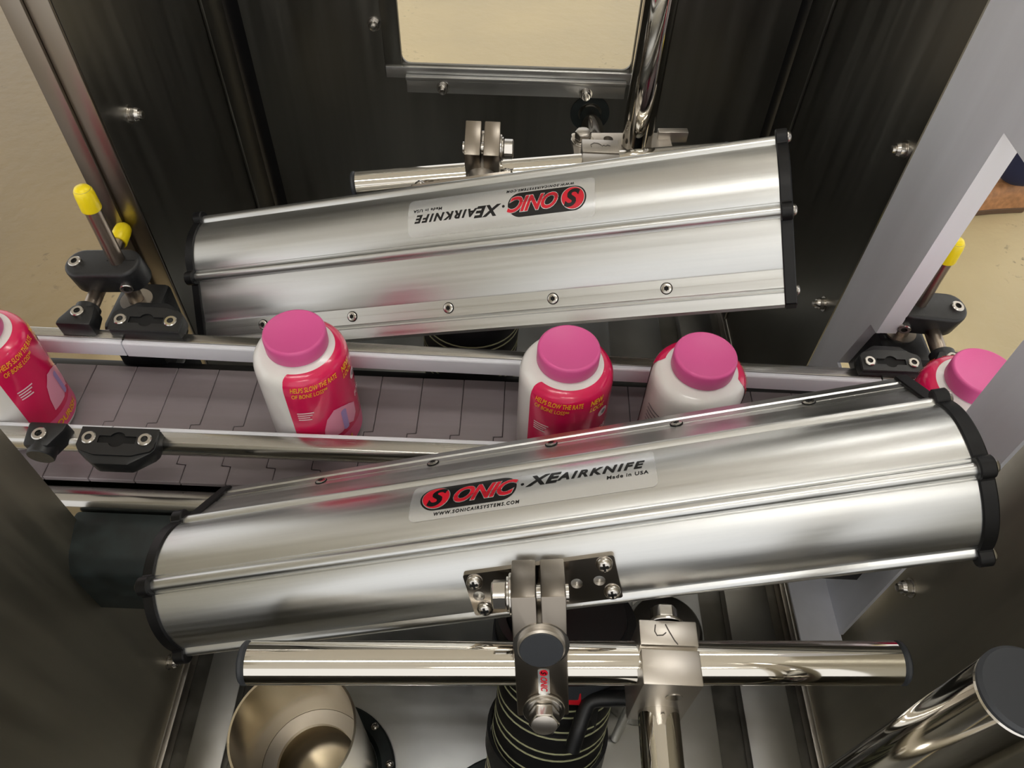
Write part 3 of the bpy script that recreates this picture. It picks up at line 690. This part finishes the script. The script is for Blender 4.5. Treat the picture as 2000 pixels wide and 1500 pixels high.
part('release_tab', [box((.010, .012, .010), fr((.0487, .1625, .0015), (1, 0, 0), None, nF), .0012)], 'red_plastic', t, 'red release tab')
t = thing('elbow_collar', 'black hose collar with grey band behind the near clamp', 'hose collar', (.06, .235, -.05))
Mc = fr((.0435, .205, -.012), (1, 0, 0), None, (.04, .42, .9))
part('collar', [lathe([(.0425, -.016), (.0485, -.016), (.0485, .020), (.0425, .020), (.0425, -.016)], Mc, 48)], 'black_gloss', t)
part('band', [lathe([(.0487, -.006), (.0500, -.006), (.0500, .006), (.0487, .006), (.0487, -.006)], Mc, 48)], 'plug_plastic', t)
t = thing('adjuster_screw', 'threaded adjuster with square nuts beside the hose collar', 'screw', (.118, .215, -.30))
part('shaft', [cyl((.118, .215, -.30), (.118, .215, -.02), .0045, 16)], 'tank_steel', t)
for z in (-.075, -.11): part('square_nut', [box((.018, .014, .007), T(.118, .213, z), .001)], 'tank_steel', t)
t = thing('steel_canister', 'round dark canister standing in the tank behind the marked clamp', 'canister', (.150, .250, -.303))
part('shell', [lathe([(0, 0), (.034, 0), (.034, .165), (.030, .172), (.0, .172)], T(.142, .262, -.302), 40)], 'wall_steel', t)
# open steel pipe
pc = Vector((-.1655, .1690, 0))
t = thing('open_pipe', 'open-topped steel pipe standing in the tank at lower left', 'pipe', (pc.x, pc.y, -.303))
part('pipe_wall', [pipe((pc.x, pc.y, -.297), (pc.x, pc.y, -.1410), .0510, .0492, 64)], 'pipe_steel', t)
part('inner_ring', [pipe((pc.x, pc.y, -.262), (pc.x, pc.y, -.255), .0490, .036, 64)], 'satin', t)
part('pipe_floor', [lathe([(0, 0), (.049, 0)], T(pc.x, pc.y, -.296), 48)], 'pipe_steel', t)
def flange(x, y, r0, r1, label):
    t = thing('bolt_flange', label, 'flange', (x, y, -.303), 'black port flanges')
    z = -.3028
    part('ring', [lathe([(r0, 0), (r1, 0), (r1, .004), (r1-.002, .006), (r0+.004, .006), (r0, .003)], T(x, y, z), 64)], 'black_rubber', t)
    for k in range(10):
        a = 2*PI*k/10+.2; rm = (r0+r1)/2+.003
        inst('flange_bolt', pan_me, T(x+rm*math.cos(a), y+rm*math.sin(a), z+.006), t)
    return t
flange(pc.x, pc.y, .0515, .068, 'black bolted flange round the open pipe')
flange(.020, .1105, .043, .086, 'black bolted flange at the foot of the near hose')

# ------------------------------------------------------------------ person standing on the plant floor beyond
def skin_mesh(name, verts, edges, radii, m, parent, root=0, lev=2):
    me = bpy.data.meshes.new(name); me.from_pydata(verts, edges, []); o = bpy.data.objects.new(name, me); COL.objects.link(o)
    sk = o.modifiers.new('skin', 'SKIN'); sk.use_smooth_shade = True
    for i, r in enumerate(radii): me.skin_vertices[0].data[i].radius = (r, r) if not isinstance(r, tuple) else r
    me.skin_vertices[0].data[root].use_root = True
    o.modifiers.new('sub', 'SUBSURF').levels = lev; o.modifiers['sub'].render_levels = lev
    dg = bpy.context.evaluated_depsgraph_get(); ev = bpy.data.meshes.new_from_object(o.evaluated_get(dg)); bpy.data.objects.remove(o, do_unlink=True)
    ev.materials.clear(); ev.materials.append(MATS[m]); ev.polygons.foreach_set('use_smooth', [True]*len(ev.polygons))
    ob = bpy.data.objects.new(name, ev); COL.objects.link(ob); ob.parent = parent; MW[ob.name] = wm(parent).copy(); return ob
PM = T(1.515, 2.165, FLOOR_Z)@Rz(PI*1.03)        # local +x = the way the person faces
pr = thing('person', 'person in navy trousers and tan shoes standing beyond the right guard', 'person', M=PM)
V = [(0, 0, .95), (0, 0, 1.15), (0, 0, 1.38), (0, 0, 1.50), (.02, 0, 1.60), (.03, 0, 1.70)]; Ed = [(0, 1), (1, 2), (2, 3), (3, 4), (4, 5)]; Ra = [(.16, .11), (.14, .10), (.16, .10), .055, .085, .075]
for s in (-1, 1):
    b = len(V); V += [(0, s*.10, .90), (.01 if s > 0 else -.15, s*.105, .50), (-.02 if s > 0 else -.38, s*.11, .10), (.0, s*.19, 1.40), (-.02, s*.24, 1.13), (.10, s*.25, .92), (.15, s*.25, .84)]
    Ra += [.085, .06, .045, .055, .042, .034, .03]; Ed += [(0, b), (b, b+1), (b+1, b+2), (2, b+3), (b+3, b+4), (b+4, b+5), (b+5, b+6)]
    for k in range(4): V.append((.20, s*(.235+.012*k), .775+.008*abs(k-1.5))); Ra.append(.008); Ed.append((b+6, len(V)-1))
    V.append((.185, s*.215, .82)); Ra.append(.009); Ed.append((b+6, len(V)-1))
skin_mesh('body', V, Ed, Ra, 'skin', pr)
skin_mesh('trousers', [(0, 0, 1.0), (0, -.10, .88), (-.15, -.105, .5), (-.375, -.11, .085), (0, .10, .88), (.01, .105, .5), (-.015, .11, .085)],
          [(0, 1), (1, 2), (2, 3), (0, 4), (4, 5), (5, 6)], [(.19, .14), .105, .088, .078, .105, .088, .078], 'navy_cloth', pr)
skin_mesh('shirt', [(0, 0, .98), (0, 0, 1.18), (0, 0, 1.42), (0, -.20, 1.41), (-.01, -.24, 1.22), (0, .20, 1.41), (-.01, .24, 1.22)],
          [(0, 1), (1, 2), (2, 3), (3, 4), (2, 5), (5, 6)], [(.20, .14), (.18, .13), (.16, .11), .075, .062, .075, .062], 'shirt_cloth', pr)
hb = bmesh.new(); bmesh.ops.create_uvsphere(hb, u_segments=20, v_segments=12, radius=.095); bmesh.ops.scale(hb, vec=(1, .9, .8), verts=hb.verts); hb.transform(PM@T(.005, 0, 1.74)); part('hair', [hb], 'hair', pr, angle=60)
def shoe(sy, dx):
    secs = [(-.085, .030, .062), (-.075, .036, .075), (-.03, .037, .085), (.03, .040, .080), (.09, .047, .062), (.14, .049, .050), (.175, .042, .042), (.195, .022, .030)]
    bm = bmesh.new(); rows = []
    for x, wd, h in secs:
        rows.append([bm.verts.new((x+dx, sy+wd*math.copysign(abs(math.cos(a))**.7, math.cos(a)), .018+h*abs(math.sin(a))**.8)) for a in [PI*i/12 for i in range(13)]])
    for A, B in zip(rows, rows[1:]):
        for i in range(12): bm.faces.new([A[i], A[i+1], B[i+1], B[i]])
    bm.faces.new(rows[0]); bm.faces.new(rows[-1][::-1]); bmesh.ops.recalc_face_normals(bm, faces=bm.faces); bm.transform(PM)
    o = part('shoe', [bm], 'tan_leather', pr, angle=70)
    out = [(x+dx, sy+wd+.003) for x, wd, h in secs]+[(x+dx, sy-wd-.003) for x, wd, h in reversed(secs)]
    part('sole', [prism(out, .019, PM@T(0, 0, .0005), .002, 1)], 'sole_rubber', o)
shoe(-.11, -.36); shoe(.11, 0)
